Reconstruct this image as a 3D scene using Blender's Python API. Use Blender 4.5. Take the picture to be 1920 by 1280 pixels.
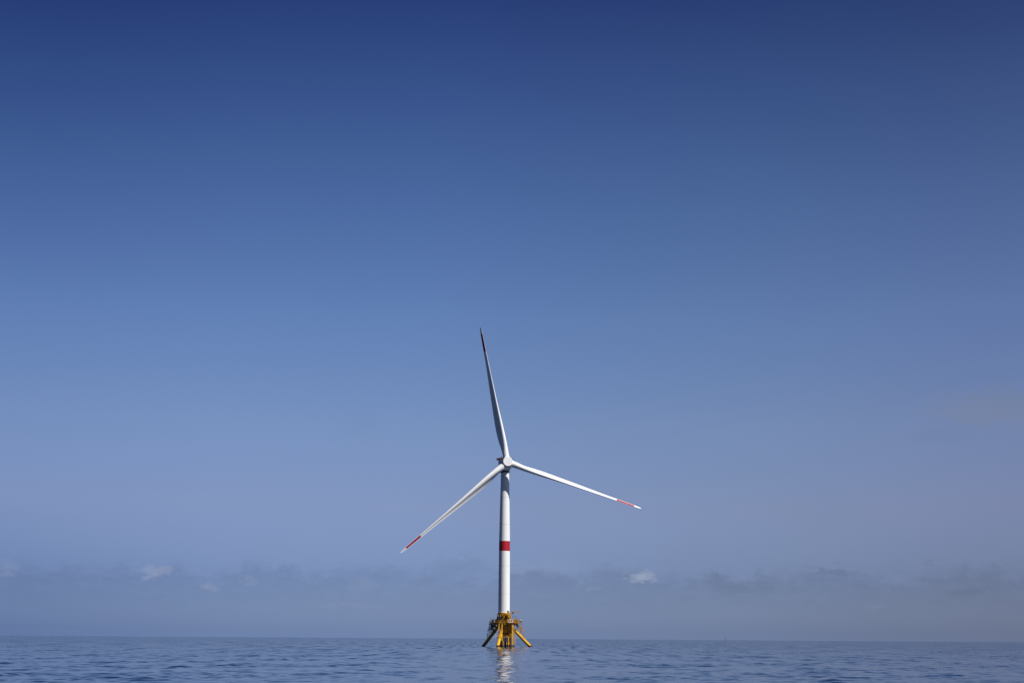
import bpy, bmesh, math, random
import numpy as np
from mathutils import Vector, Matrix
R = math.radians
PI = math.pi
random.seed(7)
for o in list(bpy.data.objects):
    bpy.data.objects.remove(o)
scene = bpy.context.scene
col = scene.collection

# ------------------------------------------------------------------ camera
CAM_D, CAM_H = 760.4, 4.6
PITCH, YAW, ROLL = 0.2279, 0.0048, 0.0065
cam_data = bpy.data.cameras.new('camera')
cam = bpy.data.objects.new('camera', cam_data)
col.objects.link(cam)
cam_data.sensor_width = 36.0
cam_data.lens = 45.0
cam_data.clip_start = 0.5
cam_data.clip_end = 150000.0
_r = Vector((math.cos(YAW), -math.sin(YAW), 0))
_f0 = Vector((math.sin(YAW), math.cos(YAW), 0))
_f = math.cos(PITCH) * _f0 + Vector((0, 0, math.sin(PITCH)))
_u = -math.sin(PITCH) * _f0 + Vector((0, 0, math.cos(PITCH)))
_r2 = math.cos(ROLL) * _r + math.sin(ROLL) * _u
_u2 = -math.sin(ROLL) * _r + math.cos(ROLL) * _u
cm = Matrix((_r2, _u2, -_f)).transposed().to_4x4()
cm.translation = Vector((0, -CAM_D, CAM_H))
cam.matrix_world = cm
scene.camera = cam

# ------------------------------------------------------------------ light
SUN_AZ, SUN_EL = R(124), R(48)          # azimuth clockwise from +Y
SKY_STRENGTH = 0.1
sun_dir = Vector((math.sin(SUN_AZ) * math.cos(SUN_EL), math.cos(SUN_AZ) * math.cos(SUN_EL), math.sin(SUN_EL)))
sd = bpy.data.lights.new('sun', 'SUN')
sd.energy = 5.0
sd.angle = R(0.53)
sd.color = (1.0, 0.975, 0.935)
sun = bpy.data.objects.new('sun', sd)
col.objects.link(sun)
sun.rotation_euler = sun_dir.to_track_quat('Z', 'Y').to_euler()
sun.location = sun_dir * 400

vs = scene.view_settings
vs.view_transform = 'Standard'
vs.look = 'None'
vs.exposure = 0.0
vs.gamma = 1.0
vs.use_curve_mapping = False

# ------------------------------------------------------------------ sky
world = bpy.data.worlds.new('World')
scene.world = world
world.use_nodes = True
wt = world.node_tree
wt.nodes.clear()


def nd(tree, kind, **kw):
    n = tree.nodes.new(kind)
    for k, v in kw.items():
        setattr(n, k, v)
    return n


def mth(tree, op, a, b=None, c=None, clamp=False):
    n = nd(tree, 'ShaderNodeMath', operation=op, use_clamp=clamp)
    for i, v in enumerate((a, b, c)):
        if v is None:
            continue
        if isinstance(v, (int, float)):
            n.inputs[i].default_value = v
        else:
            tree.links.new(v, n.inputs[i])
    return n.outputs[0]


def ramp(tree, fac, stops, interp='LINEAR'):
    n = nd(tree, 'ShaderNodeValToRGB')
    cr = n.color_ramp
    cr.interpolation = interp
    while len(cr.elements) > 1:
        cr.elements.remove(cr.elements[-1])
    first = True
    for p, c in stops:
        if isinstance(c, (int, float)):
            c = (c, c, c)
        e = cr.elements[0] if first else cr.elements.new(p)
        first = False
        e.position = p
        e.color = (c[0], c[1], c[2], 1)
    tree.links.new(fac, n.inputs[0])
    return n.outputs[0]


out = nd(wt, 'ShaderNodeOutputWorld')
bg = nd(wt, 'ShaderNodeBackground')
bg.inputs['Strength'].default_value = SKY_STRENGTH
wt.links.new(bg.outputs[0], out.inputs[0])
sky = nd(wt, 'ShaderNodeTexSky', sky_type='NISHITA')
sky.sun_disc = False
sky.sun_elevation = SUN_EL
sky.sun_rotation = SUN_AZ
sky.altitude = 0
sky.air_density = 1.0
sky.dust_density = 1.0
sky.ozone_density = 1.0
SKY_MUL = [(0.0, (0.5695, 0.8031, 1.7124)), (0.00394, (0.5085, 0.7171, 1.5289)), (0.0294, (0.4155, 0.5249, 1.0373)), (0.04228, (0.4789, 0.5571, 0.9766)), (0.06305, (0.5816, 0.6027, 0.9122)), (0.10245, (0.6457, 0.6893, 0.9441)), (0.15544, (0.5879, 0.6908, 0.9759)), (0.20828, (0.4614, 0.5923, 0.8994)), (0.26026, (0.3225, 0.4415, 0.7695)), (0.31074, (0.1896, 0.273, 0.5982)), (0.4, (0.1175, 0.1692, 0.3709)), (0.6, (0.0758, 0.1092, 0.2393))]
geo = nd(wt, 'ShaderNodeTexCoord')
sep = nd(wt, 'ShaderNodeSeparateXYZ')
wt.links.new(geo.outputs['Generated'], sep.inputs[0])
wx, wy, wz = sep.outputs
elev = mth(wt, 'MULTIPLY', mth(wt, 'ARCSINE', wz), 180 / PI)      # degrees
azim = mth(wt, 'MULTIPLY', mth(wt, 'ARCTAN2', wx, wy), 180 / PI)
efac = mth(wt, 'DIVIDE', elev, 90.0, clamp=True)
mul = nd(wt, 'ShaderNodeMix', data_type='RGBA', blend_type='MULTIPLY')
mul.inputs[0].default_value = 1.0
wt.links.new(sky.outputs[0], mul.inputs[6])
wt.links.new(ramp(wt, efac, SKY_MUL), mul.inputs[7])
# the sky grows a little darker and greyer towards the right, away from the clearest patch
afac = mth(wt, 'ADD', mth(wt, 'DIVIDE', azim, 360.0), 0.5, clamp=True)
mul2 = nd(wt, 'ShaderNodeMix', data_type='RGBA', blend_type='MULTIPLY')
mul2.inputs[0].default_value = 1.0
wt.links.new(mul.outputs[2], mul2.inputs[6])
AZ = [(-75, (.42, .42, .45)), (-40, (.78, .78, .82)), (-21.8, (.86, .87, .90)), (-12.8, (.96, .96, .97)), (-3.8, (1, 1, 1)), (10.7, (.985, .955, .93)), (21, (.945, .87, .875)), (40, (.86, .80, .80)), (75, (.42, .42, .44))]
wt.links.new(ramp(wt, afac, [(a / 360 + .5, c) for a, c in AZ]), mul2.inputs[7])

# low cloud bank far out and a few small clouds, laid out by compass direction and height
cn = nd(wt, 'ShaderNodeTexNoise')
cn.inputs['Scale'].default_value = 75
cn.inputs['Detail'].default_value = 7
cn.inputs['Roughness'].default_value = 0.6
cmap = nd(wt, 'ShaderNodeMapping')
cmap.inputs['Scale'].default_value = (1, 1, 2.2)
wt.links.new(geo.outputs['Generated'], cmap.inputs[0])
wt.links.new(cmap.outputs[0], cn.inputs['Vector'])
csep = nd(wt, 'ShaderNodeSeparateXYZ')
wt.links.new(cn.outputs['Color'], csep.inputs[0])
n1 = mth(wt, 'SUBTRACT', csep.outputs[0], 0.5)
n2 = mth(wt, 'SUBTRACT', csep.outputs[1], 0.5)
waz = mth(wt, 'ADD', azim, mth(wt, 'MULTIPLY', n1, 2.0))
wel = mth(wt, 'ADD', elev, mth(wt, 'MULTIPLY', n2, 1.3))
# bank: edge wobbles round 3 degrees
bn = nd(wt, 'ShaderNodeTexNoise', noise_dimensions='1D')
bn.inputs['Scale'].default_value = 0.33
bn.inputs['Detail'].default_value = 5
wt.links.new(azim, bn.inputs['W'])
edge = mth(wt, 'ADD', 1.9, mth(wt, 'MULTIPLY', bn.outputs[0], 2.2))
bank = mth(wt, 'DIVIDE', mth(wt, 'SUBTRACT', edge, wel), 0.65, clamp=True)
fadeb = mth(wt, 'DIVIDE', elev, 1.6, clamp=True)
gain = mth(wt, 'SUBTRACT', 1.0, mth(wt, 'MULTIPLY', mth(wt, 'MULTIPLY', bank, fadeb), 0.12))
tint = mth(wt, 'MULTIPLY', mth(wt, 'ADD', n1, n2), mth(wt, 'MULTIPLY', mth(wt, 'SUBTRACT', 1.0, mth(wt, 'ABSOLUTE', mth(wt, 'DIVIDE', mth(wt, 'SUBTRACT', elev, 2.2), 1.9)), clamp=True), 0.11))
gain = mth(wt, 'ADD', gain, tint)
warm = None
CLOUDS = [(5.85, 2.62, 0.5, 0.22, 0.34), (6.35, 2.66, 0.5, 0.25, 0.36), (-14.99, 2.63, 0.72, 0.39, 0.253), (-12.75, 2.11, 0.42, 0.24, 0.184), (0.58, 2.97, 1.07, 0.48, 0.115), (2.34, 3.07, 1.49, 0.54, 0.057), (-20.98, 2.72, 0.54, 0.36, 0.138), (-6.86, 1.37, 1.79, 0.15, 0.057), (-11.13, 2.34, 0.48, 0.27, 0.092), (3.63, 2.2, 0.42, 0.21, 0.092), (15.86, 1.43, 0.66, 0.15, 0.057), (-5.97, 2.31, 0.9, 0.3, 0.069), (14.18, 2.88, 1.43, 0.15, -0.096), (9.2, 2.56, 0.66, 0.24, -0.096), (10.22, 2.17, 1.64, 0.36, -0.08), (11.15, 2.71, 0.42, 0.18, -0.096), (-2.01, 3.09, 1.64, 0.48, -0.08), (-5.29, 2.87, 1.79, 0.42, -0.064), (-9.45, 2.86, 0.9, 0.27, -0.08), (19.52, 1.97, 0.9, 0.3, -0.064), (18.13, 3.23, 0.3, 0.15, -0.08), (19.13, 8.58, 1.49, 0.48, -0.029), (-6.43, 9.23, 1.07, 0.78, -0.02)]
for ca, ce, wa, we, st in CLOUDS:
    u = mth(wt, 'DIVIDE', mth(wt, 'SUBTRACT', waz, ca), wa)
    v = mth(wt, 'DIVIDE', mth(wt, 'SUBTRACT', wel, ce), we)
    d2 = mth(wt, 'ADD', mth(wt, 'MULTIPLY', u, u), mth(wt, 'MULTIPLY', v, v))
    g = mth(wt, 'MULTIPLY', mth(wt, 'SUBTRACT', 1.0, d2, clamp=True), st)
    if st > 0:
        warm = g if warm is None else mth(wt, 'ADD', warm, g)
    else:
        gain = mth(wt, 'ADD', gain, g)
mul3 = nd(wt, 'ShaderNodeMix', data_type='RGBA', blend_type='MULTIPLY')
mul3.inputs[0].default_value = 1.0
mul5 = nd(wt, 'ShaderNodeMix', data_type='RGBA', blend_type='MULTIPLY')
wt.links.new(ramp(wt, efac, [(0, .85), (.035, .6), (.065, .1), (.14, 0), (.2, .35), (.32, 1)]), mul5.inputs[0])
wt.links.new(mul2.outputs[2], mul5.inputs[6])
AZ2 = [(-40, (.62, .70, .80)), (-21.8, (.72, .78, .86)), (-11, (.92, .94, .96)), (-2, (1, 1, 1)), (10, (1, .985, .965)), (21.8, (.95, .94, .86)), (40, (.9, .9, .82))]
wt.links.new(ramp(wt, afac, [(a / 360 + .5, c) for a, c in AZ2]), mul5.inputs[7])
wt.links.new(mul5.outputs[2], mul3.inputs[6])
wt.links.new(gain, mul3.inputs[7])
mix4 = nd(wt, 'ShaderNodeMix', data_type='RGBA', blend_type='MIX')
wt.links.new(mth(wt, 'MULTIPLY', warm, 1.0, clamp=True), mix4.inputs[0])
wt.links.new(mul3.outputs[2], mix4.inputs[6])
mix4.inputs[7].default_value = (4.2, 4.6, 5.8, 1)
# thin warm veil high at the right
u = mth(wt, 'DIVIDE', mth(wt, 'SUBTRACT', waz, 21.3), 3.4)
v = mth(wt, 'DIVIDE', mth(wt, 'SUBTRACT', wel, 9.6), 0.95)
vd = mth(wt, 'SUBTRACT', 1.0, mth(wt, 'ADD', mth(wt, 'MULTIPLY', u, u), mth(wt, 'MULTIPLY', v, v)), clamp=True)
mul6 = nd(wt, 'ShaderNodeMix', data_type='RGBA', blend_type='MULTIPLY')
wt.links.new(vd, mul6.inputs[0])
wt.links.new(mix4.outputs[2], mul6.inputs[6])
mul6.inputs[7].default_value = (1.09, 1.0, 0.90, 1)
wt.links.new(mul6.outputs[2], bg.inputs['Color'])


# ------------------------------------------------------------------ materials
def mat(name, color, rough=0.5, metal=0.0, noise=None, bump=None, spec=0.5):
    m = bpy.data.materials.new(name)
    m.use_nodes = True
    t = m.node_tree
    b = t.nodes['Principled BSDF']
    b.inputs['Base Color'].default_value = (*color, 1)
    b.inputs['Roughness'].default_value = rough
    b.inputs['Metallic'].default_value = metal
    b.inputs['Specular IOR Level'].default_value = spec
    if noise:
        scale, lo, hi, stretch = noise
        tc = nd(t, 'ShaderNodeTexCoord')
        mp = nd(t, 'ShaderNodeMapping')
        mp.inputs['Scale'].default_value = stretch
        t.links.new(tc.outputs['Object'], mp.inputs[0])
        nz = nd(t, 'ShaderNodeTexNoise')
        nz.inputs['Scale'].default_value = scale
        nz.inputs['Detail'].default_value = 6
        nz.inputs['Roughness'].default_value = 0.6
        t.links.new(mp.outputs[0], nz.inputs['Vector'])
        c = ramp(t, nz.outputs[0], [(0.3, [x * lo for x in color]), (0.7, [min(1, x * hi) for x in color])])
        t.links.new(c, b.inputs['Base Color'])
    return m


M = {}
M['white'] = mat('white_gelcoat', (0.90, 0.90, 0.89), 0.38, noise=(0.5, 0.92, 1.03, (1, 1, 0.07)))
M['blade'] = mat('white_blade_paint', (0.90, 0.90, 0.89), 0.4, noise=(0.25, 0.95, 1.03, (1, 1, 1)))
M['red'] = mat('red_paint', (0.44, 0.016, 0.026), 0.42, noise=(0.5, 0.9, 1.08, (1, 1, 1)))
M['yellow'] = mat('yellow_paint', (0.64, 0.33, 0.016), 0.42, noise=(0.7, 0.42, 1.12, (1, 1, 0.5)))
M['grey'] = mat('galvanised_steel', (0.26, 0.27, 0.28), 0.5, metal=0.4, noise=(2, 0.8, 1.1, (1, 1, 1)))
M['dark'] = mat('dark_equipment_and_shade', (0.02, 0.022, 0.026), 0.5, noise=(2, 0.8, 1.2, (1, 1, 1)))  # real dark kit, and the boxes that stand in for shade
M['darkred'] = mat('shaded_red_rail_paint', (0.06, 0.008, 0.009), 0.5, noise=(2, 0.8, 1.2, (1, 1, 1)))  # rail red with its shade worked into the colour
M['seal'] = mat('grey_bearing_seal', (0.12, 0.125, 0.13), 0.6, noise=(2, 0.8, 1.1, (1, 1, 1)))
M['cream'] = mat('cream_panel', (0.74, 0.60, 0.36), 0.45, noise=(2, 0.9, 1.05, (1, 1, 1)))
M['pale'] = mat('pale_cabin_panel', (0.80, 0.62, 0.36), 0.45, noise=(2, 0.9, 1.05, (1, 1, 1)))
M['brown'] = mat('shaded_brown_steel', (0.075, 0.045, 0.018), 0.55, noise=(1.2, 0.6, 1.4, (1, 1, .4)))  # dark brown puts the shade under the deck into the colour
M['seam'] = mat('weathered_joint_sealant', (0.60, 0.60, 0.58), 0.5, noise=(1.0, 0.8, 1.1, (1, 1, 1)))
M['greenfloat'] = mat('yellow_green_plastic', (0.22, 0.30, 0.015), 0.4, noise=(4, 0.85, 1.1, (1, 1, 1)))


def waterline_paint():
    """yellow paint with a wet, weed-stained splash band near the water"""
    m = mat('yellow_splash_zone_paint', (0.84, 0.46, 0.022), 0.36)
    t = m.node_tree
    b = t.nodes['Principled BSDF']
    g = nd(t, 'ShaderNodeNewGeometry')
    s = nd(t, 'ShaderNodeSeparateXYZ')
    t.links.new(g.outputs['Position'], s.inputs[0])
    nz = nd(t, 'ShaderNodeTexNoise')
    nz.inputs['Scale'].default_value = 0.9
    nz.inputs['Detail'].default_value = 6
    t.links.new(g.outputs['Position'], nz.inputs['Vector'])
    h = mth(t, 'ADD', s.outputs[2], mth(t, 'MULTIPLY', mth(t, 'SUBTRACT', nz.outputs[0], 0.5), 1.6))
    f = mth(t, 'DIVIDE', h, 2.0, clamp=True)
    c = ramp(t, f, [(0.0, (0.035, 0.028, 0.018)), (0.36, (0.06, 0.03, 0.015)), (0.50, (0.46, 0.20, 0.015)), (0.75, (0.84, 0.46, 0.022))])
    mx = nd(t, 'ShaderNodeMix', data_type='RGBA', blend_type='MULTIPLY')
    mx.inputs[0].default_value = 1
    t.links.new(c, mx.inputs[6])
    t.links.new(ramp(t, nz.outputs[0], [(0.3, 0.78), (0.65, 1.0)]), mx.inputs[7])
    t.links.new(mx.outputs[2], b.inputs['Base Color'])
    return m


M['leg'] = waterline_paint()


# ------------------------------------------------------------------ mesh helpers
class MB:
    def __init__(self):
        self.v, self.f, self.m = [], [], []

    def quad_strip(self, rings, mi=0, cap0=False, cap1=False, mats=None):
        base = len(self.v)
        n = len(rings[0])
        for ring in rings:
            self.v += [tuple(p) for p in ring]
        for i in range(len(rings) - 1):
            for j in range(n):
                a = base + i * n + j
                b = base + i * n + (j + 1) % n
                self.f.append((a, b, b + n, a + n))
                self.m.append(mats(i, j) if mats else mi)
        if cap0:
            self.f.append(tuple(base + j for j in reversed(range(n))))
            self.m.append(mi)
        if cap1:
            o = base + (len(rings) - 1) * n
            self.f.append(tuple(o + j for j in range(n)))
            self.m.append(mi)

    def tube(self, p0, p1, r0, r1=None, n=12, mi=0):
        p0, p1 = Vector(p0), Vector(p1)
        r1 = r0 if r1 is None else r1
        d = (p1 - p0).normalized()
        a = d.orthogonal().normalized()
        b = d.cross(a)
        rings = []
        for p, r in ((p0, r0), (p1, r1)):
            rings.append([p + r * (math.cos(t) * a + math.sin(t) * b) for t in (2 * PI * k / n for k in range(n))])
        self.quad_strip(rings, mi, True, True)

    def path(self, pts, r, n=8, mi=0):
        for a, b in zip(pts, pts[1:]):
            self.tube(a, b, r, r, n, mi)

    def lathe(self, prof, n=48, origin=(0, 0, 0), axis=(0, 0, 1), mats=None, mi=0):
        """prof: list of (s along axis, radius)"""
        d = Vector(axis).normalized()
        a = d.orthogonal().normalized()
        b = d.cross(a)
        o = Vector(origin)
        rings = []
        for s, r in prof:
            rings.append([o + d * s + max(r, 0.001) * (math.cos(t) * a + math.sin(t) * b) for t in (2 * PI * k / n for k in range(n))])
        self.quad_strip(rings, mi, True, True, mats)

    def box(self, c, size, rz=0.0, mi=0, bev=0.0, axes=None):
        c = Vector(c)
        if axes is None:
            ax = [Vector((math.cos(rz), math.sin(rz), 0)), Vector((-math.sin(rz), math.cos(rz), 0)), Vector((0, 0, 1))]
        else:
            ax = axes
        hx, hy, hz = (s / 2 for s in size)
        bev = min(bev, hx * .9, hy * .9) if bev else 0
        if bev:
            o = [(hx - bev, hy), (hx, hy - bev), (hx, -hy + bev), (hx - bev, -hy), (-hx + bev, -hy), (-hx, -hy + bev), (-hx, hy - bev), (-hx + bev, hy)]
        else:
            o = [(hx, hy), (hx, -hy), (-hx, -hy), (-hx, hy)]
        o = o[::-1]
        rings = [[c + ax[0] * x + ax[1] * y + ax[2] * z for x, y in o] for z in (-hz, hz)]
        self.quad_strip(rings, mi, True, True)

    def bar(self, p0, p1, w, h=None, mi=0):
        p0, p1 = Vector(p0), Vector(p1)
        h = w if h is None else h
        d = p1 - p0
        z = d.normalized()
        x = z.cross(Vector((0, 0, 1)))
        x = Vector((1, 0, 0)) if x.length < 1e-4 else x.normalized()
        y = z.cross(x)
        self.box((p0 + p1) / 2, (w, h, d.length), axes=[x, y, z], mi=mi)

    def build(self, name, mats, parent=None, smooth=35):
        me = bpy.data.meshes.new(name)
        me.from_pydata(self.v, [], self.f)
        mats = mats if isinstance(mats, (list, tuple)) else [mats]
        for m in mats:
            me.materials.append(m)
        me.polygons.foreach_set('material_index', self.m)
        bm = bmesh.new()
        bm.from_mesh(me)
        bmesh.ops.recalc_face_normals(bm, faces=bm.faces)
        bm.to_mesh(me)
        bm.free()
        if smooth:
            me.polygons.foreach_set('use_smooth', [True] * len(me.polygons))
            me.set_sharp_from_angle(angle=R(smooth))
        o = bpy.data.objects.new(name, me)
        col.objects.link(o)
        if parent is not None:
            o.parent = parent
        return o


def thing(name, label, cat, loc=(0, 0, 0), group=None):
    o = bpy.data.objects.new(name, None)
    o.empty_display_size = 1
    col.objects.link(o)
    o.location = loc
    o['label'] = label
    o['category'] = cat
    if group:
        o['group'] = group
    return o


# ------------------------------------------------------------------ water
def build_water():
    rng = np.random.default_rng(11)
    rad = [0.0, 15.0, 30.0, 45.0]
    r = 60.0
    while r < 1400:
        rad.append(r)
        r *= 1.0021
    rad += [1500, 1700, 2000, 2400, 3000, 3600, 4500, 6000, 9000, 14000, 22000, 40000, 70000]
    rad = np.array(rad)
    dense = np.arange(-0.54, 0.5401, 0.0021)
    sparse = np.linspace(0.54, 2 * PI - 0.54, 30)[1:-1]
    ang = np.concatenate([dense, sparse])
    nr, na = len(rad), len(ang)
    rr, aa = np.meshgrid(rad, ang, indexing='ij')
    x = rr * np.sin(aa)
    y = rr * np.cos(aa) - CAM_D
    z = np.zeros_like(x)
    kept = np.zeros_like(x)
    side = np.clip((0.53 - np.abs(np.where(aa > PI, aa - 2 * PI, aa))) / 0.06, 0, 1)
    space = np.maximum(rr * 0.0021, 0.01)
    for k in range(70):
        lam = 1.4 * (7.0 / 1.4) ** rng.random()
        th = rng.normal(-PI / 2 + 0.35, 0.75)
        kx, ky = math.cos(th) * 2 * PI / lam, math.sin(th) * 2 * PI / lam
        slope = WAVE_SLOPE * math.sqrt(2 / 70) * rng.uniform(0.6, 1.4)
        amp = slope * lam / (2 * PI)
        fade = np.clip((lam / space - 2.4) / 2.0, 0, 1)
        ph = kx * x + ky * y + rng.random() * 2 * PI
        z += amp * (np.sin(ph) - 0.22 * np.cos(2 * ph)) * fade
        kept += fade / 70
    # groups of livelier and calmer water
    g = np.ones_like(x)
    for k in range(10):
        lam = rng.uniform(18, 60)
        th = rng.random() * 2 * PI
        g += 0.12 * np.sin(2 * PI / lam * (math.cos(th) * x + math.sin(th) * y) + rng.random() * 6.28)
    # calmer strip of water, added to keep the tower's reflection bright
    wig = 3.5 * np.sin(y / 61.0 + 1.0) + 2.0 * np.sin(y / 23.0)
    wid = 15 + 5 * np.sin(y / 37.0) + np.clip(-y, 0, 700) * 0.012
    slick = np.exp(-((x - wig) / wid) ** 2) * np.clip((y + 680) / 60, 0, 1) * np.clip((30 - y) / 30, 0, 1)
    z *= np.clip(g, 0.35, 1.8) * side * (1 - 0.42 * slick)
    verts = np.stack([x, y, z], -1).reshape(-1, 3)
    i = np.arange(nr - 1)[:, None]
    j = np.arange(na)[None, :]
    j2 = (j + 1) % na
    f = np.stack([i * na + j, (i + 1) * na + j, (i + 1) * na + j2, i * na + j2], -1).reshape(-1, 4)
    me = bpy.data.meshes.new('water')
    me.vertices.add(len(verts))
    me.vertices.foreach_set('co', verts.ravel())
    me.loops.add(f.size)
    me.loops.foreach_set('vertex_index', f[:, ::-1].ravel())
    me.polygons.add(len(f))
    me.polygons.foreach_set('loop_start', np.arange(0, f.size, 4))
    me.polygons.foreach_set('loop_total', np.full(len(f), 4))
    me.update(calc_edges=True)
    me.polygons.foreach_set('use_smooth', [True] * len(f))
    if me.polygons[len(f) // 2].normal.z < 0:
        me.flip_normals()
    # share of the wave field too fine for this part of the sheet; the shader turns it into roughness
    at = me.attributes.new('fine_chop', 'FLOAT', 'POINT')
    at.data.foreach_set('value', ((1 - kept * side) * (1 - 0.8 * slick)).ravel())
    o = bpy.data.objects.new('water', me)
    col.objects.link(o)
    o['kind'] = 'structure'
    m = bpy.data.materials.new('sea_water')
    m.use_nodes = True
    t = m.node_tree
    b = t.nodes['Principled BSDF']
    b.inputs['Base Color'].default_value = (0.006, 0.022, 0.060, 1)
    b.inputs['Roughness'].default_value = 0.03
    b.inputs['IOR'].default_value = 1.333
    g = nd(t, 'ShaderNodeNewGeometry')
    att = nd(t, 'ShaderNodeAttribute', attribute_name='fine_chop')
    chop = att.outputs['Fac']
    # cat's paws: patches of rougher and smoother water drawn out along the wind
    pm = nd(t, 'ShaderNodeMapping')
    pm.inputs['Scale'].default_value = (0.30, 0.014, 1)
    pm.inputs['Rotation'].default_value = (0, 0, 0.05)
    t.links.new(g.outputs['Position'], pm.inputs[0])
    pz = nd(t, 'ShaderNodeTexNoise')
    pz.inputs['Scale'].default_value = 1.0
    pz.inputs['Detail'].default_value = 4
    t.links.new(pm.outputs[0], pz.inputs['Vector'])
    paw = ramp(t, pz.outputs[0], [(0.35, 0.25), (0.5, 0.6), (0.68, 2.0)])
    t.links.new(mth(t, 'ADD', 0.04, mth(t, 'MULTIPLY', mth(t, 'MULTIPLY', chop, paw), FAR_ROUGH)), b.inputs['Roughness'])
    acc = None
    # facets of small wind waves: slopes drawn from two sizes of ripple
    for scale, amp, st in RIPPLES:
        mp = nd(t, 'ShaderNodeMapping')
        mp.inputs['Scale'].default_value = st
        mp.inputs['Rotation'].default_value = (0, 0, 0.25)
        t.links.new(g.outputs['Position'], mp.inputs[0])
        nz = nd(t, 'ShaderNodeTexNoise')
        nz.inputs['Scale'].default_value = scale
        nz.inputs['Detail'].default_value = 2.5
        t.links.new(mp.outputs[0], nz.inputs['Vector'])
        s = nd(t, 'ShaderNodeVectorMath', operation='SUBTRACT')
        t.links.new(nz.outputs['Color'], s.inputs[0])
        s.inputs[1].default_value = (0.5, 0.5, 0.5)
        k = nd(t, 'ShaderNodeVectorMath', operation='MULTIPLY')
        t.links.new(s.outputs[0], k.inputs[0])
        k.inputs[1].default_value = (amp, amp, 0)
        if acc is None:
            acc = k.outputs[0]
        else:
            a = nd(t, 'ShaderNodeVectorMath', operation='ADD')
            t.links.new(acc, a.inputs[0])
            t.links.new(k.outputs[0], a.inputs[1])
            acc = a.outputs[0]
    # steep southern faces of the wavelets the sheet itself is too coarse to carry
    steep = ramp(t, pz.outputs[0], [(0.52, 0.0), (0.66, 1.0)])
    cx = nd(t, 'ShaderNodeCombineXYZ')
    t.links.new(mth(t, 'MULTIPLY', mth(t, 'MULTIPLY', steep, chop), -0.20), cx.inputs[1])
    a = nd(t, 'ShaderNodeVectorMath', operation='ADD')
    t.links.new(acc, a.inputs[0])
    t.links.new(cx.outputs[0], a.inputs[1])
    acc = a.outputs[0]
    a = nd(t, 'ShaderNodeVectorMath', operation='ADD')
    t.links.new(acc, a.inputs[0])
    t.links.new(g.outputs['Normal'], a.inputs[1])
    n = nd(t, 'ShaderNodeVectorMath', operation='NORMALIZE')
    t.links.new(a.outputs[0], n.inputs[0])
    t.links.new(n.outputs[0], b.inputs['Normal'])
    me.materials.append(m)
    return o


WAVE_SLOPE = 0.085
FAR_ROUGH = 0.14
RIPPLES = [(0.25, 0.24, (1, 1, 1)), (1.3, 0.09, (1, 1, 1))]
build_water()

# ------------------------------------------------------------------ wind turbine
HUB_Z, OVER = 105.2, 8.0
RYAW, TILT, CONE, AZ0 = 0.1619, 0.0952, 0.0573, -0.1982
N = Vector((math.sin(RYAW) * math.cos(TILT), -math.cos(RYAW) * math.cos(TILT), math.sin(TILT)))   # rotor axis, upwind
RT = Vector((math.cos(RYAW), math.sin(RYAW), 0))
UP = N.cross(RT)
UP = -UP if UP.z < 0 else UP
HUB = Vector((0, 0, HUB_Z)) + N * OVER
TOWER_BASE = 19.2

turbine = thing('wind_turbine', 'tall white wind turbine with red tower band and three red-tipped blades', 'wind turbine', (0, 0, TOWER_BASE))
TO = Vector((0, 0, TOWER_BASE))     # parts are modelled relative to the tower base


def rel(p):
    return Vector(p) - TO


def tower_r(z):
    t = [(19.2, 3.36), (60, 3.22), (75, 2.95), (101.5, 2.42)]
    for (a, ra), (b, rb) in zip(t, t[1:]):
        if z <= b:
            return ra + (rb - ra) * (z - a) / (b - a)
    return t[-1][1]


BAND = (54.6, 60.4)
zs = [19.2, 19.6]
z = 19.6
prof, tags = [], []
stops = [19.2, 19.55, 19.56, 30.0, 38.0, 38.05, 46, BAND[0], BAND[1], 70, 78, 78.05, 86, 94, 101.4]
mb = MB()
pr = []
for k, zz in enumerate(stops):
    rr = tower_r(zz)
    if zz in (19.2, 19.55):
        rr += 0.12
    pr.append((zz - TOWER_BASE, rr))
bi = stops.index(BAND[0])
mb.lathe(pr, 72, mats=lambda i, j: 1 if i == bi else 0)
tower = mb.build('tower', [M['white'], M['red']], turbine, 30)
for zz in (30.0, 46.0, 70.0, 86.0):
    mb = MB()
    mb.lathe([(zz - TOWER_BASE - .07, tower_r(zz) - .05), (zz - TOWER_BASE - .07, tower_r(zz) + 0.015), (zz - TOWER_BASE + .07, tower_r(zz) + .015), (zz - TOWER_BASE + .07, tower_r(zz) - .05)], 72)
    mb.build('flange_seam', M['seam'], tower)
# nacelle: direct-drive generator ring, body, yaw bearing, hoist deck
HR = rel(HUB)
mb = MB()
mb.lathe([(-2.75, 2.2), (-2.75, 3.75), (-2.95, 3.95), (-4.9, 3.95), (-5.1, 3.75), (-5.15, 3.45), (-10.5, 3.4), (-12.8, 3.1), (-13.8, 2.6), (-14.2, 1.8), (-14.3, 0.0)], 64, HR, N)
nacelle = mb.build('nacelle', M['white'], turbine, 30)
mb = MB()
mb.lathe([(100.6 - TOWER_BASE, 2.5), (100.6 - TOWER_BASE, 2.75), (101.5 - TOWER_BASE, 2.85), (103.0 - TOWER_BASE, 2.95)], 48)
mb.build('yaw_bearing', M['seal'], nacelle)
# hoist deck on the roof
top = HR + UP * 3.45


def nl(a, b, c):           # along axis (forward +), sideways (right +), up from roof
    return top + N * a + RT * b + UP * c


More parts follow.
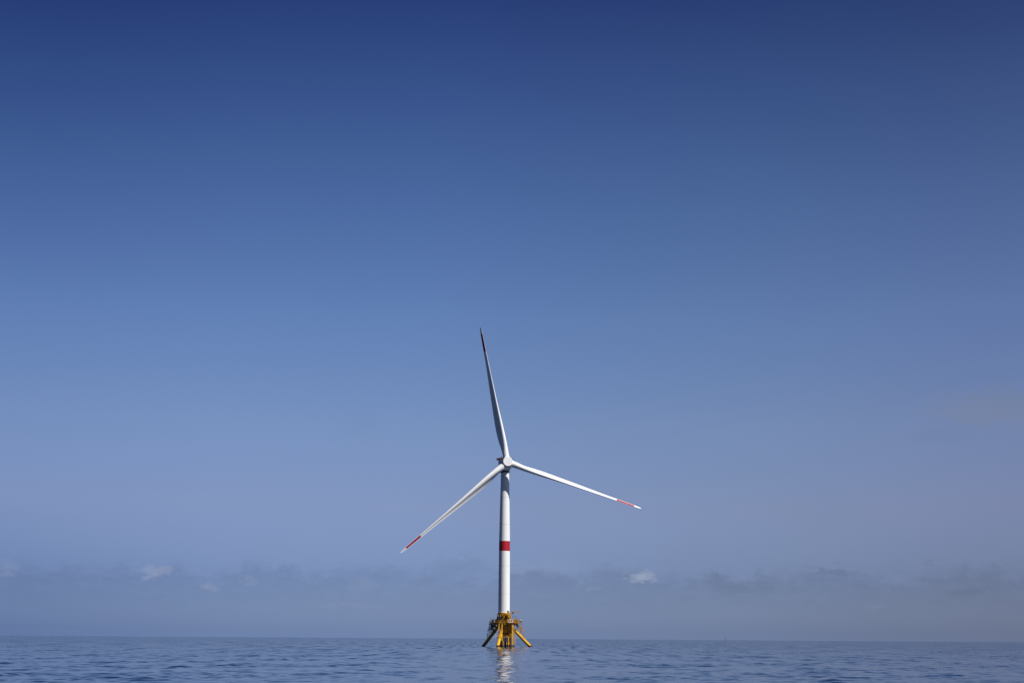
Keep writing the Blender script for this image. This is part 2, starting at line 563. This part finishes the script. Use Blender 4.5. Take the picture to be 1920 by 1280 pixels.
mb = MB()
mb.box(nl(-10.2, 0, 0.55), (9.4, 3.6, 0.16), axes=[RT, N, UP])
for sx in (-2.6, 2.6):
    for a in (-8.8, -11.6):
        mb.bar(nl(a, sx, 0.5), nl(a, sx * .8, -1.4), .2)
hoist = mb.build('hoist_deck', M['seal'], nacelle)
mb = MB()
for sx in (-1.9, 1.9):
    for k in range(5):
        a = -8.6 - k * .8
        mb.tube(nl(a, sx, 0.6), nl(a, sx, 2.0), .06, n=6)
    for h in (1.1, 1.55, 2.0):
        mb.tube(nl(-8.6, sx, h), nl(-11.8, sx, h), .06, n=6)
for a in (-8.6, -11.8):
    for k in range(1, 5):
        b = -1.9 + 3.8 * k / 5
        mb.tube(nl(a, b, 0.6), nl(a, b, 2.0), .06, n=6)
    for h in (1.1, 1.55, 2.0):
        mb.tube(nl(a, -1.9, h), nl(a, 1.9, h), .06, n=6)
mb.build('hoist_rail', M['darkred'], nacelle)
for sx in (-1, 1):
    mb = MB()
    mb.box(nl(-7.2, sx * 3.05, -1.6), (1.7, 3.4, 4.4), axes=[RT, N, UP], bev=.2)
    mb.build('cooler', M['darkred'], nacelle)
for sx in (-1, 1):
    mb = MB()
    mb.bar(nl(-8.2, sx * 3.6, .75), nl(-8.2, sx * 5.2, .75), .13)
    mb.tube(nl(-8.2, sx * 4.9, .75), nl(-8.2, sx * 4.9, 1.2), .12, n=8)
    mb.build('warning_light', M['dark'], nacelle)

# hub
mb = MB()
mb.lathe([(2.62, 0.0), (2.60, 2.70), (2.50, 2.84), (2.25, 2.90), (1.6, 2.98), (0.6, 3.16), (-0.6, 3.22), (-1.8, 3.1), (-2.5, 2.75), (-2.7, 2.2)], 64, HR, N)
hub = mb.build('hub', M['white'], turbine, 28)
mb = MB()
mb.tube(HR + N * 2.6 + RT * .9 - UP * .8, HR + N * 2.67 + RT * .9 - UP * .8, .42, n=24)
mb.build('nose_hatch', M['white'], hub)

# blade -----------------------------------------------------------------
BR = 83.5
ST = [  # span r, chord, thickness ratio, twist, circle weight, axis fraction
    (3.9, 3.75, 1.0, 8, 1.0, .50), (5.0, 3.75, 1.0, 8, 1.0, .50), (7.0, 4.1, .86, 9, .72, .46), (9.5, 4.75, .68, 10, .40, .42),
    (12.5, 5.3, .56, 10, .20, .385), (16, 5.6, .49, 9, .08, .36), (20, 5.6, .44, 8, .02, .34), (24, 5.35, .41, 7, 0, .33),
    (28, 4.9, .38, 6, 0, .32), (33, 4.4, .35, 5, 0, .31), (38, 3.9, .32, 4, 0, .30), (44, 3.45, .29, 3, 0, .30),
    (50, 2.9, .27, 2, 0, .30), (56, 2.4, .25, 1, 0, .30), (62, 2.0, .235, 0, 0, .30), (68.3, 1.75, .22, -1, 0, .30),
    (74, 1.6, .19, -1, 0, .30), (79.3, 1.4, .18, -1, 0, .30), (82, 1.1, .17, -1, 0, .32), (83.2, .75, .16, -1, 0, .36), (83.6, .2, .16, -1, 0, .42)]
PITCH_DEG = 40.0
NP = 40


def airfoil(tr, w):
    """closed loop of (x,y) with x 0 at the leading edge; y>0 pressure side"""
    pts = []
    for k in range(NP):
        th = 2 * PI * k / NP
        x = 0.5 * (1 + math.cos(th))
        cyl = (x, 0.5 * tr * math.sin(th))
        yt = 5 * tr * (.2969 * math.sqrt(max(x, 0)) - .126 * x - .3516 * x * x + .2843 * x ** 3 - .1026 * x ** 4)
        camb = .05 * (1 - (2 * x - 1) ** 2) + .03 * math.sin(PI * min(1, max(0, (x - .35) / .65))) * 1.7
        if th < PI:
            ya = yt * .92 - camb           # pressure side, hollow towards the trailing edge
        else:
            ya = -yt - camb * .9
        pts.append((w * cyl[0] + (1 - w) * x, w * cyl[1] + (1 - w) * ya))
    return pts


def interp_station(r):
    for a, b in zip(ST, ST[1:]):
        if r <= b[0]:
            t = (r - a[0]) / (b[0] - a[0])
            return [p + (q - p) * t for p, q in zip(a, b)]
    return list(ST[-1])


def make_blade(az):
    v = math.cos(az) * UP + math.sin(az) * RT
    tg = -math.sin(az) * UP + math.cos(az) * RT
    es = math.cos(CONE) * v + math.sin(CONE) * N
    en = -math.sin(CONE) * v + math.cos(CONE) * N
    spans = sorted(set([s[0] for s in ST] + [68.3, 79.3] + list(np.arange(5.5, 82, 1.5))))
    rings = []
    for r in spans:
        _, c, tr, tw, w, ax = interp_station(r)
        p = R(PITCH_DEG + tw)
        le = math.cos(p) * tg + math.sin(p) * en
        pn = math.cos(p) * en - math.sin(p) * tg
        ring = []
        for (x, y) in airfoil(tr, w):
            ring.append(HR + es * r + le * ((ax - x) * c) + pn * (y * c))
        rings.append(ring)
    half = NP // 2

    def mats(i, j):
        rm = .5 * (spans[i] + spans[i + 1])
        if not (68.3 < rm < 79.3):
            return 0
        lead = abs(j + .5 - half) < NP * .06          # bare leading-edge guard strip
        trail = min(j + .5, NP - j - .5) < NP * .1
        return 0 if lead or trail else 1
    mb = MB()
    mb.quad_strip(rings, 0, True, True, mats)
    b = mb.build('blade', [M['blade'], M['red']], turbine, 40)
    mb = MB()
    mb.lathe([(2.2, 1.95), (3.55, 1.95), (3.75, 1.88), (3.88, 1.83), (3.88, 1.5)], 48, HR, es)
    mb.build('root_collar', M['white'], b)
    return b


for k in range(3):
    make_blade(AZ0 + k * 2 * PI / 3)

# ------------------------------------------------------------------ floating platform
plat = thing('floating_platform', 'yellow steel platform on three slanting legs under the white turbine', 'floating platform', (0, 0, 0))


def pol(az_deg, r, z):      # azimuth clockwise seen from the camera side, 0 = towards the camera
    a = R(az_deg)
    return Vector((r * math.sin(a), -r * math.cos(a), z))


mb = MB()
mb.lathe([(5.6, 1.2), (6.6, 1.9), (7.8, 2.5), (13.2, 2.6), (17.2, 2.75), (18.0, 3.2), (18.35, 3.62), (19.19, 3.62), (19.19, 3.0)], 56)
column = mb.build('column', M['yellow'], plat, 30)
mb = MB()
for k in range(36):
    p = pol(k * 10, 3.48, 0)
    mb.tube((p.x, p.y, 18.2), (p.x, p.y, 18.34), .07, n=6)
for k in range(12):
    p, q = pol(k * 30, 2.74, 14.2), pol(k * 30, 2.8, 17.4)
    mb.bar(p, q, .16)
mb.build('stiffener', M['yellow'], column)

LEG_AZ = (-12.2, 107.8, -132.2)
for az in LEG_AZ:
    mb = MB()
    d = (pol(az, 16.45, 0) - pol(az, 3.0, 12.75)).normalized()
    a, b_ = pol(az, 2.6, 13.13), pol(az, 16.45, 0) + d * 9
    mb.tube(pol(az, 7.2, 8.77), b_, 0.94, n=32)
    mb.tube(a, pol(az, 7.2, 8.77), .42, 0.94, n=32)
    leg = mb.build('leg', M['leg'], plat, 40)
    mb = MB()
    c = pol(az, 7.2, 8.77)
    mb.lathe([(-.18, .9), (-.18, 1.12), (.18, 1.12), (.18, .9)], 32, c, d)
    mb.build('leg_collar', M['yellow'], leg)
    # outrigger frame from deck to leg
    mb = MB()
    for w in (-.9, .9):
        side = Vector((math.cos(R(az)), math.sin(R(az)), 0)) * w
        top_o, low_o = pol(az, 10.8, 13.1) + side, pol(az, 10.8, 8.2) + side
        mb.tube(top_o, low_o, .13, n=8)
        mb.tube(pol(az, 7.9, 13.1) + side, pol(az, 10.7, 10.2) + side, .14, n=8)
        mb.tube(pol(az, 7.4, 12.2) + side, pol(az, 10.6, 9.4) + side, .14, n=8)
        mb.tube(low_o, pol(az, 8.6, 7.3) + side * .8, .14, n=8)
        mb.tube(pol(az, 8.2, 13.1) + side, pol(az, 8.2, 7.6) + side * .8, .1, n=8)
    for z_ in (13.0, 11.2, 9.6, 8.3):
        s1 = Vector((math.cos(R(az)), math.sin(R(az)), 0)) * .9
        mb.tube(pol(az, 10.8, z_) - s1, pol(az, 10.8, z_) + s1, .1, n=8)
    mb.tube(pol(az, 10.8, 11.2) - s1, pol(az, 10.8, 9.6) + s1, .09, n=8)
    mb.build('outrigger_frame', M['yellow'], leg)
    mb = MB()
    mb.box(pol(az, 11.4, 8.75), (2.2, 1.9, .14), rz=R(az))
    for w in (-1.0, 1.0):
        s = Vector((math.cos(R(az)), math.sin(R(az)), 0)) * w
        for rr in (10.6, 11.5, 12.3):
            mb.tube(pol(az, rr, 8.8) + s, pol(az, rr, 9.9) + s, .05, n=6)
        mb.tube(pol(az, 10.6, 9.9) + s, pol(az, 12.3, 9.9) + s, .05, n=6)
        mb.tube(pol(az, 10.6, 9.35) + s, pol(az, 12.3, 9.35) + s, .04, n=6)
    mb.build('step_platform', M['yellow'], leg)
    mb = MB()
    for w in (-.75, .75):
        s = Vector((math.cos(R(az)), math.sin(R(az)), 0)) * w
        mb.tube(pol(az, 12.0, 8.1) + s, pol(az, 12.0, 4.2) + s, .09, n=6)
        mb.tube(pol(az, 12.6, 7.6) + s, pol(az, 12.6, 3.9) + s, .09, n=6)
        for z_ in (5.6, 6.6, 7.6):
            mb.tube(pol(az, 12.0, z_) + s, pol(az, 12.6, z_) + s, .06, n=6)
    for z_ in (5.2, 5.8, 6.4, 7.0, 7.6):
        s = Vector((math.cos(R(az)), math.sin(R(az)), 0)) * .75
        mb.tube(pol(az, 12.6, z_) - s, pol(az, 12.6, z_) + s, .05, n=6)
    mb.build('ladder_cage', M['yellow'], leg)

# deck -------------------------------------------------------------------
DECK = [(-8.6, -2.5), (-7.0, -5.6), (-2.4, -8.2), (9.0, -8.2), (10.2, -6.4), (10.2, 3.0), (6.0, 8.0), (-5.0, 8.0), (-8.6, 4.2)]
mb = MB()
mb.quad_strip([[(x, y, 13.32) for x, y in DECK], [(x, y, 13.6) for x, y in DECK]], 0, True, True)
deck = mb.build('deck', M['yellow'], plat, 20)
mb = MB()
for k in range(12):
    a = k * 30 + 5
    mb.bar(pol(a, 3.3, 12.95), pol(a, 8.0, 12.95), .3, .5)
for rr in (5.4, 7.9):
    pts = [pol(k * 30 + 5, rr, 12.7) for k in range(13)]
    for p, q in zip(pts, pts[1:]):
        mb.bar(p, q, .22, .36)
mb.build('deck_beam', M['yellow'], deck)
mb = MB()
loop = [Vector((x * .985, y * .985, 13.6)) for x, y in DECK]
for p, q in zip(loop, loop[1:] + loop[:1]):
    n_ = max(1, round((q - p).length / 1.4))
    for k in range(n_):
        c = p.lerp(q, k / n_)
        mb.tube(c, c + Vector((0, 0, 1.25)), .055, n=6)
    for h in (.15, .68, 1.25):
        mb.tube(p + Vector((0, 0, h)), q + Vector((0, 0, h)), .05 if h > .2 else .07, n=6)
mb.build('railing', M['yellow'], deck)

# upper gallery round the column
mb = MB()
mb.lathe([(17.42, 3.06), (17.42, 4.15), (17.55, 4.15), (17.55, 3.06)], 40)
for k in range(10):
    a = k * 36 + 10
    mb.tube(pol(a, 4.05, 17.4), pol(a, 3.1, 15.9), .12, n=6)
    mb.tube(pol(a, 4.0, 13.6), pol(a, 4.0, 17.4), .11, n=6)
for k in range(24):
    mb.tube(pol(k * 15, 4.1, 17.5), pol(k * 15, 4.1, 18.5), .045, n=6)
for h in (18.0, 18.5):
    pts = [pol(k * 15, 4.1, h) for k in range(25)]
    mb.path(pts, .045, 6)
gal = mb.build('gallery', M['yellow'], column)
# stair from the deck to the gallery
mb = MB()
for y_ in (-4.6, -5.4):
    mb.bar((-2.6, y_, 13.6), (1.6, y_, 17.4), .14, .28)
    mb.tube((-2.6, y_, 14.6), (1.6, y_, 18.4), .05, n=6)
for k in range(14):
    t = (k + .5) / 14
    mb.box((-2.6 + 4.2 * t, -5.0, 13.6 + 3.8 * t), (.28, .8, .05))
mb.build('stair', M['yellow'], deck)

# crane
mb = MB()
mb.lathe([(13.6, .75), (13.8, .75), (13.8, .5), (16.4, .5), (16.4, .8), (16.7, .8)], 20, (3.0, -5.4, 0))
crane = mb.build('crane', M['yellow'], plat, 30)
mb = MB()
mb.box((3.3, -5.4, 17.15), (2.4, 1.5, .9), bev=.15)
mb.box((2.7, -5.4, 17.95), (1.4, 1.2, .7), bev=.1)
mb.bar((2.6, -5.4, 18.0), (2.35, -5.4, 19.6), .5, .6)
mb.build('slew_house', M['yellow'], crane)
mb = MB()
mb.bar((2.2, -5.4, 19.55), (9.6, -5.4, 19.75), .34, .42)
mb.bar((5.2, -5.4, 18.2), (5.6, -5.4, 19.5), .26)
mb.bar((3.4, -5.4, 17.6), (5.4, -5.4, 19.4), .22)
mb.build('boom', M['yellow'], crane)
mb = MB()
mb.box((2.25, -5.4, 19.85), (.9, .9, .95), bev=.15)
mb.build('winch', M['dark'], crane)
mb = MB()
mb.box((5.2, -5.4, 19.1), (.9, .6, .6), bev=.1)
mb.build('winch', M['dark'], crane)
mb = MB()
mb.tube((5.2, -5.9, 19.2), (5.2, -5.9, 17.2), .03, n=6)
mb.lathe([(16.6, .05), (16.7, .22), (17.1, .22), (17.25, .05)], 12, (5.2, -5.9, 0))
mb.build('hook_block', M['dark'], crane)

# plant room under the deck and dark boxes standing in for shade round the column
mb = MB()
mb.box((.5, -2.2, 10.5), (3.8, 4.4, 5.4), bev=.25)
mb.box((3.45, -1.9, 9.65), (2.0, 4.2, 7.1), bev=.2)
mb.build('plant_room', M['yellow'], plat, 30)
for k, (x_, y_, z_, w_, h_) in enumerate(((-3.6, -3.4, 15.2, 1.1, 3.0), (-.1, -3.9, 14.9, 1.2, 2.2), (1.5, -3.9, 16.2, .9, 1.2), (-1.7, -3.6, 16.3, .9, 1.3), (2.9, -3.3, 15.4, 1.0, 3.0), (-4.6, -2.6, 14.6, .9, 2.0))):
    mb = MB()
    mb.box((x_, y_, z_), (w_, .8, h_), rz=-.2 + .1 * k, bev=.06)
    mb.build('shade_box', M['dark'], deck)
for x_, h_ in ((-2.1, 18.0), (.2, 17.6), (1.75, 18.2)):
    mb = MB()
    mb.tube((x_, -5.0, 13.6), (x_, -5.0, h_), .14, n=8)
    mb.bar((x_, -5.0, h_ - .1), (x_ * .8, -3.0, h_ - .1), .16)
    mb.build('gallery_post', M['yellow'], deck)
mb = MB()
mb.quad_strip([[(-.9, -4.6, 17.6), (.9, -4.6, 17.6), (.1, -4.6, 16.1)], [(-.9, -4.4, 17.6), (.9, -4.4, 17.6), (.1, -4.4, 16.1)]], 0, True, True)
mb.build('gusset_plate', M['yellow'], deck)
for x_, y_, z_, w_, h_ in ((-1.35, -5.5, 16.4, .7, 1.5), (.85, -5.5, 15.6, .8, 1.9), (-.35, -5.6, 14.5, .9, 1.3), (1.55, -5.9, 17.0, .5, 1.2), (-2.75, -5.6, 16.6, .6, 2.2), (-3.2, -6.4, 14.5, .8, 1.4)):
    mb = MB()
    mb.box((x_, y_, z_), (w_, .6, h_), bev=.05)
    mb.bar((x_, y_ + .2, 13.6), (x_, y_ + .2, z_), .12)
    mb.build('dark_gap_box', M['dark'], deck)  # dark boxes added to read as shaded gaps between the posts
for x_ in (-2.0, -.9, .1, 1.2, 2.3):
    mb = MB()
    mb.tube((x_, -7.9, 13.3), (x_ * .9, -4.2, 12.1), .12, n=8)
    mb.tube((x_, -8.0, 13.0), (x_, -8.0, 12.3), .1, n=8)
    mb.build('deck_strut', M['yellow'], deck)
# hangers, trays and boxes under the left side of the deck
rng2 = random.Random(5)
for k, (x_, y_, z_, sx, sz) in enumerate(((-5.4, -1.5, 11.6, 1.6, 1.4), (-7.2, .5, 12.2, 1.2, 1.0), (-4.6, -3.0, 10.2, 1.0, 1.6), (-6.6, -1.0, 9.9, .9, .9), (-3.6, -1.0, 11.4, 1.0, 2.4), (5.9, -2.5, 12.0, 1.2, .9), (7.6, -1.0, 12.3, 1.0, .7))):
    mb = MB()
    mb.box((x_, y_, z_), (sx, 1.1, sz), bev=.06)
    mb.tube((x_, y_, z_), (x_, y_, 13.2), .1, n=8)
    mb.build('hanging_box', M['dark'] if k % 2 else M['yellow'], deck)
mb = MB()
for k in range(16):
    x0 = rng2.uniform(-8.2, -3.4)
    y0 = rng2.uniform(-4, 1.5)
    x1 = x0 + rng2.uniform(-2.0, 2.0)
    mb.tube((x0, y0, 13.0), (max(-8.8, min(-3.2, x1)), y0 + rng2.uniform(-1, 1), rng2.uniform(8.6, 11.2)), rng2.uniform(.1, .18), n=7)
mb.build('pipework', M['brown'], deck)  # pipes coloured dark to match the platform's shaded left side

# deck equipment
mb = MB()
mb.box((3.7, -8.3, 14.4), (2.6, 1.2, 1.85), bev=.06)
cab = mb.build('control_cabin', M['pale'], plat)
for x_ in (3.12, 4.28):
    mb = MB()
    mb.box((x_, -8.9, 14.5), (.6, .06, .8))
    mb.build('window', M['dark'], cab)
mb = MB()
mb.box((6.9, -7.3, 14.6), (2.3, 1.2, 2.0), bev=.06)
mb.box((6.5, -7.3, 15.75), (1.2, .9, .3), bev=.05)
mb.build('equipment_cabinet', M['yellow'], deck)
mb = MB()
mb.lathe([(13.6, .55), (14.9, .55), (15.0, .4)], 18, (9.6, -6.2, 0))
mb.build('drum', M['dark'], deck)
mb = MB()
mb.lathe([(15.0, .5), (15.3, .5), (15.4, .2)], 18, (9.6, -6.2, 0))
mb.build('drum_cap', M['white'], deck)
mb = MB()
mb.box((-6.3, -5.2, 14.5), (1.2, 1.2, 1.8), bev=.06)
mb.build('dark_cabinet', M['dark'], deck)
for (x_, y_, h_) in ((-7.4, -4.2, 16.4), (-5.9, -5.9, 16.6), (7.45, -6.5, 17.3), (6.6, -7.0, 16.9), (9.3, -7.4, 16.3)):
    mb = MB()
    mb.tube((x_, y_, 13.6), (x_, y_, h_ - .3), .055, n=8)
    mb.lathe([(h_ - .45, .1), (h_ - .35, .26), (h_ - .05, .26), (h_, .1)], 12, (x_, y_, 0))
    mb.build('lamp_post', M['grey'], deck)
mb = MB()
mb.box((5.2, -8.27, 13.35), (1.0, .08, .5))
mb.build('sign_plate', M['red'], deck)

# boat landing and ladder at the front
mb = MB()
mb.tube((4.75, -8.0, 12.4), (4.75, -8.0, -3), .33, n=16)
mb.tube((5.6, -8.0, 12.4), (5.6, -8.0, -3), .26, n=16)
mb.tube((6.28, -8.3, 10.0), (6.28, -8.3, -3), .17, n=12)
for k in range(15):
    z_ = .6 + k * .75
    mb.tube((4.75, -8.0, z_), (5.6, -8.0, z_), .07, n=6)
for z_ in (5.7, 9.6, 12.2):
    mb.tube((4.9, -8.0, z_), (3.0, -2.6, max(z_, 8.6)), .2, n=10)
    mb.tube((5.6, -8.0, min(z_, 9.8)), (6.28, -8.3, min(z_, 9.8)), .12, n=8)
bl = mb.build('boat_landing', M['leg'], plat, 40)
mb = MB()
mb.box((2.2, -7.8, 5.6), (5.0, 1.3, .45))
for x_ in (-.2, 1.4, 3.0, 4.4):
    mb.tube((x_, -8.2, 5.6), (x_, -8.2, 6.65), .05, n=6)
mb.tube((-.2, -8.2, 6.65), (4.4, -8.2, 6.65), .05, n=6)
mb.build('landing_stage', M['yellow'], bl)
mb = MB()
for (x_, y_, r_, z_) in ((2.6, -8.3, .32, 5.5), (-.45, -7.3, .2, 5.4), (-1.2, -5.5, .5, 9.0), (3.35, -6.6, .3, 5.4)):
    mb.tube((x_, y_, z_), (x_, y_, -3), r_, n=14)
mb.tube((.6, -7.0, 5.4), (1.9, -7.0, .5), .22, n=10)
mb.tube((2.6, -7.6, 1.2), (3.6, -7.2, 2.6), .2, n=10)
mb.tube((2.6, -7.6, 2.8), (3.35, -6.6, 1.0), .16, n=10)
mb.tube((-1.2, -5.5, 2.2), (2.6, -7.6, .7), .16, n=10)
mb.build('landing_post', M['leg'], bl, 40)
# cable tubes below the column, coloured dark as if in shade
for (x_, y_, r_) in ((-2.0, -1.2, .8), (1.0, 1.0, .75), (2.5, -.6, .55), (-.4, .8, .4), (3.9, -1.4, .5)):
    mb = MB()
    mb.tube((x_, y_, 8.0), (x_, y_, -4), r_, n=18)
    mb.build('cable_tube', M['brown'], plat, 40)
# small rest platform on the front leg
mb = MB()
mb.box((-3.9, -11.2, 5.75), (2.0, 1.6, .3))
mb.tube((-4.6, -11.0, 5.6), (-3.2, -11.0, 4.2), .12, n=8)
mb.tube((-4.7, -11.6, 5.8), (-4.7, -11.6, 6.9), .06, n=6)
mb.build('rest_platform', M['cream'], plat)

# ------------------------------------------------------------------ far sailing boat, small float
bt = thing('sailing_boat', 'tiny dark far-off sailing boat upright on the horizon, right of the turbine', 'sailing boat', (1014, 5240, 0))
mb = MB()
L = []
for t in np.linspace(0, 1, 9):
    w = 1.7 * math.sin(PI * min(1, .15 + t * .85)) ** .6 if t < 1 else .05
    yy = -5.5 + 11 * t
    L.append([(w, yy, 1.3), (w * .8, yy, .3), (0, yy, -.4), (-w * .8, yy, .3), (-w, yy, 1.3), (0, yy, 1.36)])
mb.quad_strip(L, 0, True, True)
mb.build('hull', M['seal'], bt)
mb = MB()
mb.tube((0, 1, 1.3), (0, 1, 18), .14, .08, 10)
mb.tube((0, 1, 2.6), (.9, -4, 2.5), .1, n=8)
mb.build('mast', M['seal'], bt)
mb = MB()
rows = []
for k in range(9):
    t = k / 8
    z_ = 2.9 + 14.4 * t
    w = 5.0 * (1 - t) ** .85 + .05
    a, b = Vector((0, .8, z_)), Vector((.18 * w, .8 - w * .98, z_))
    mid = (a + b) / 2 + Vector((.25 * w * .3, 0, 0))
    rows.append([a + Vector((.02, 0, 0)), mid + Vector((.02, 0, 0)), b, mid - Vector((.02, 0, 0))])
mb.quad_strip(rows, 0, True, True)
mb.build('sail', M['seal'], bt)

fl = thing('float', 'tiny yellow-green float on the open water at the right', 'float', (87.9, -493.4, -.05))
mb = MB()
mb.lathe([(-.16, .03), (-.1, .1), (.02, .15), (.12, .13), (.2, .06), (.26, .04)], 20)
mb.build('body', M['greenfloat'], fl)
mb = MB()
for k in range(12):
    a, b = 2 * PI * k / 12, 2 * PI * (k + 1) / 12
    mb.tube((.06 * math.cos(a), 0, .31 + .06 * math.sin(a)), (.06 * math.cos(b), 0, .31 + .06 * math.sin(b)), .014, n=6)
mb.build('lifting_eye', M['greenfloat'], fl)
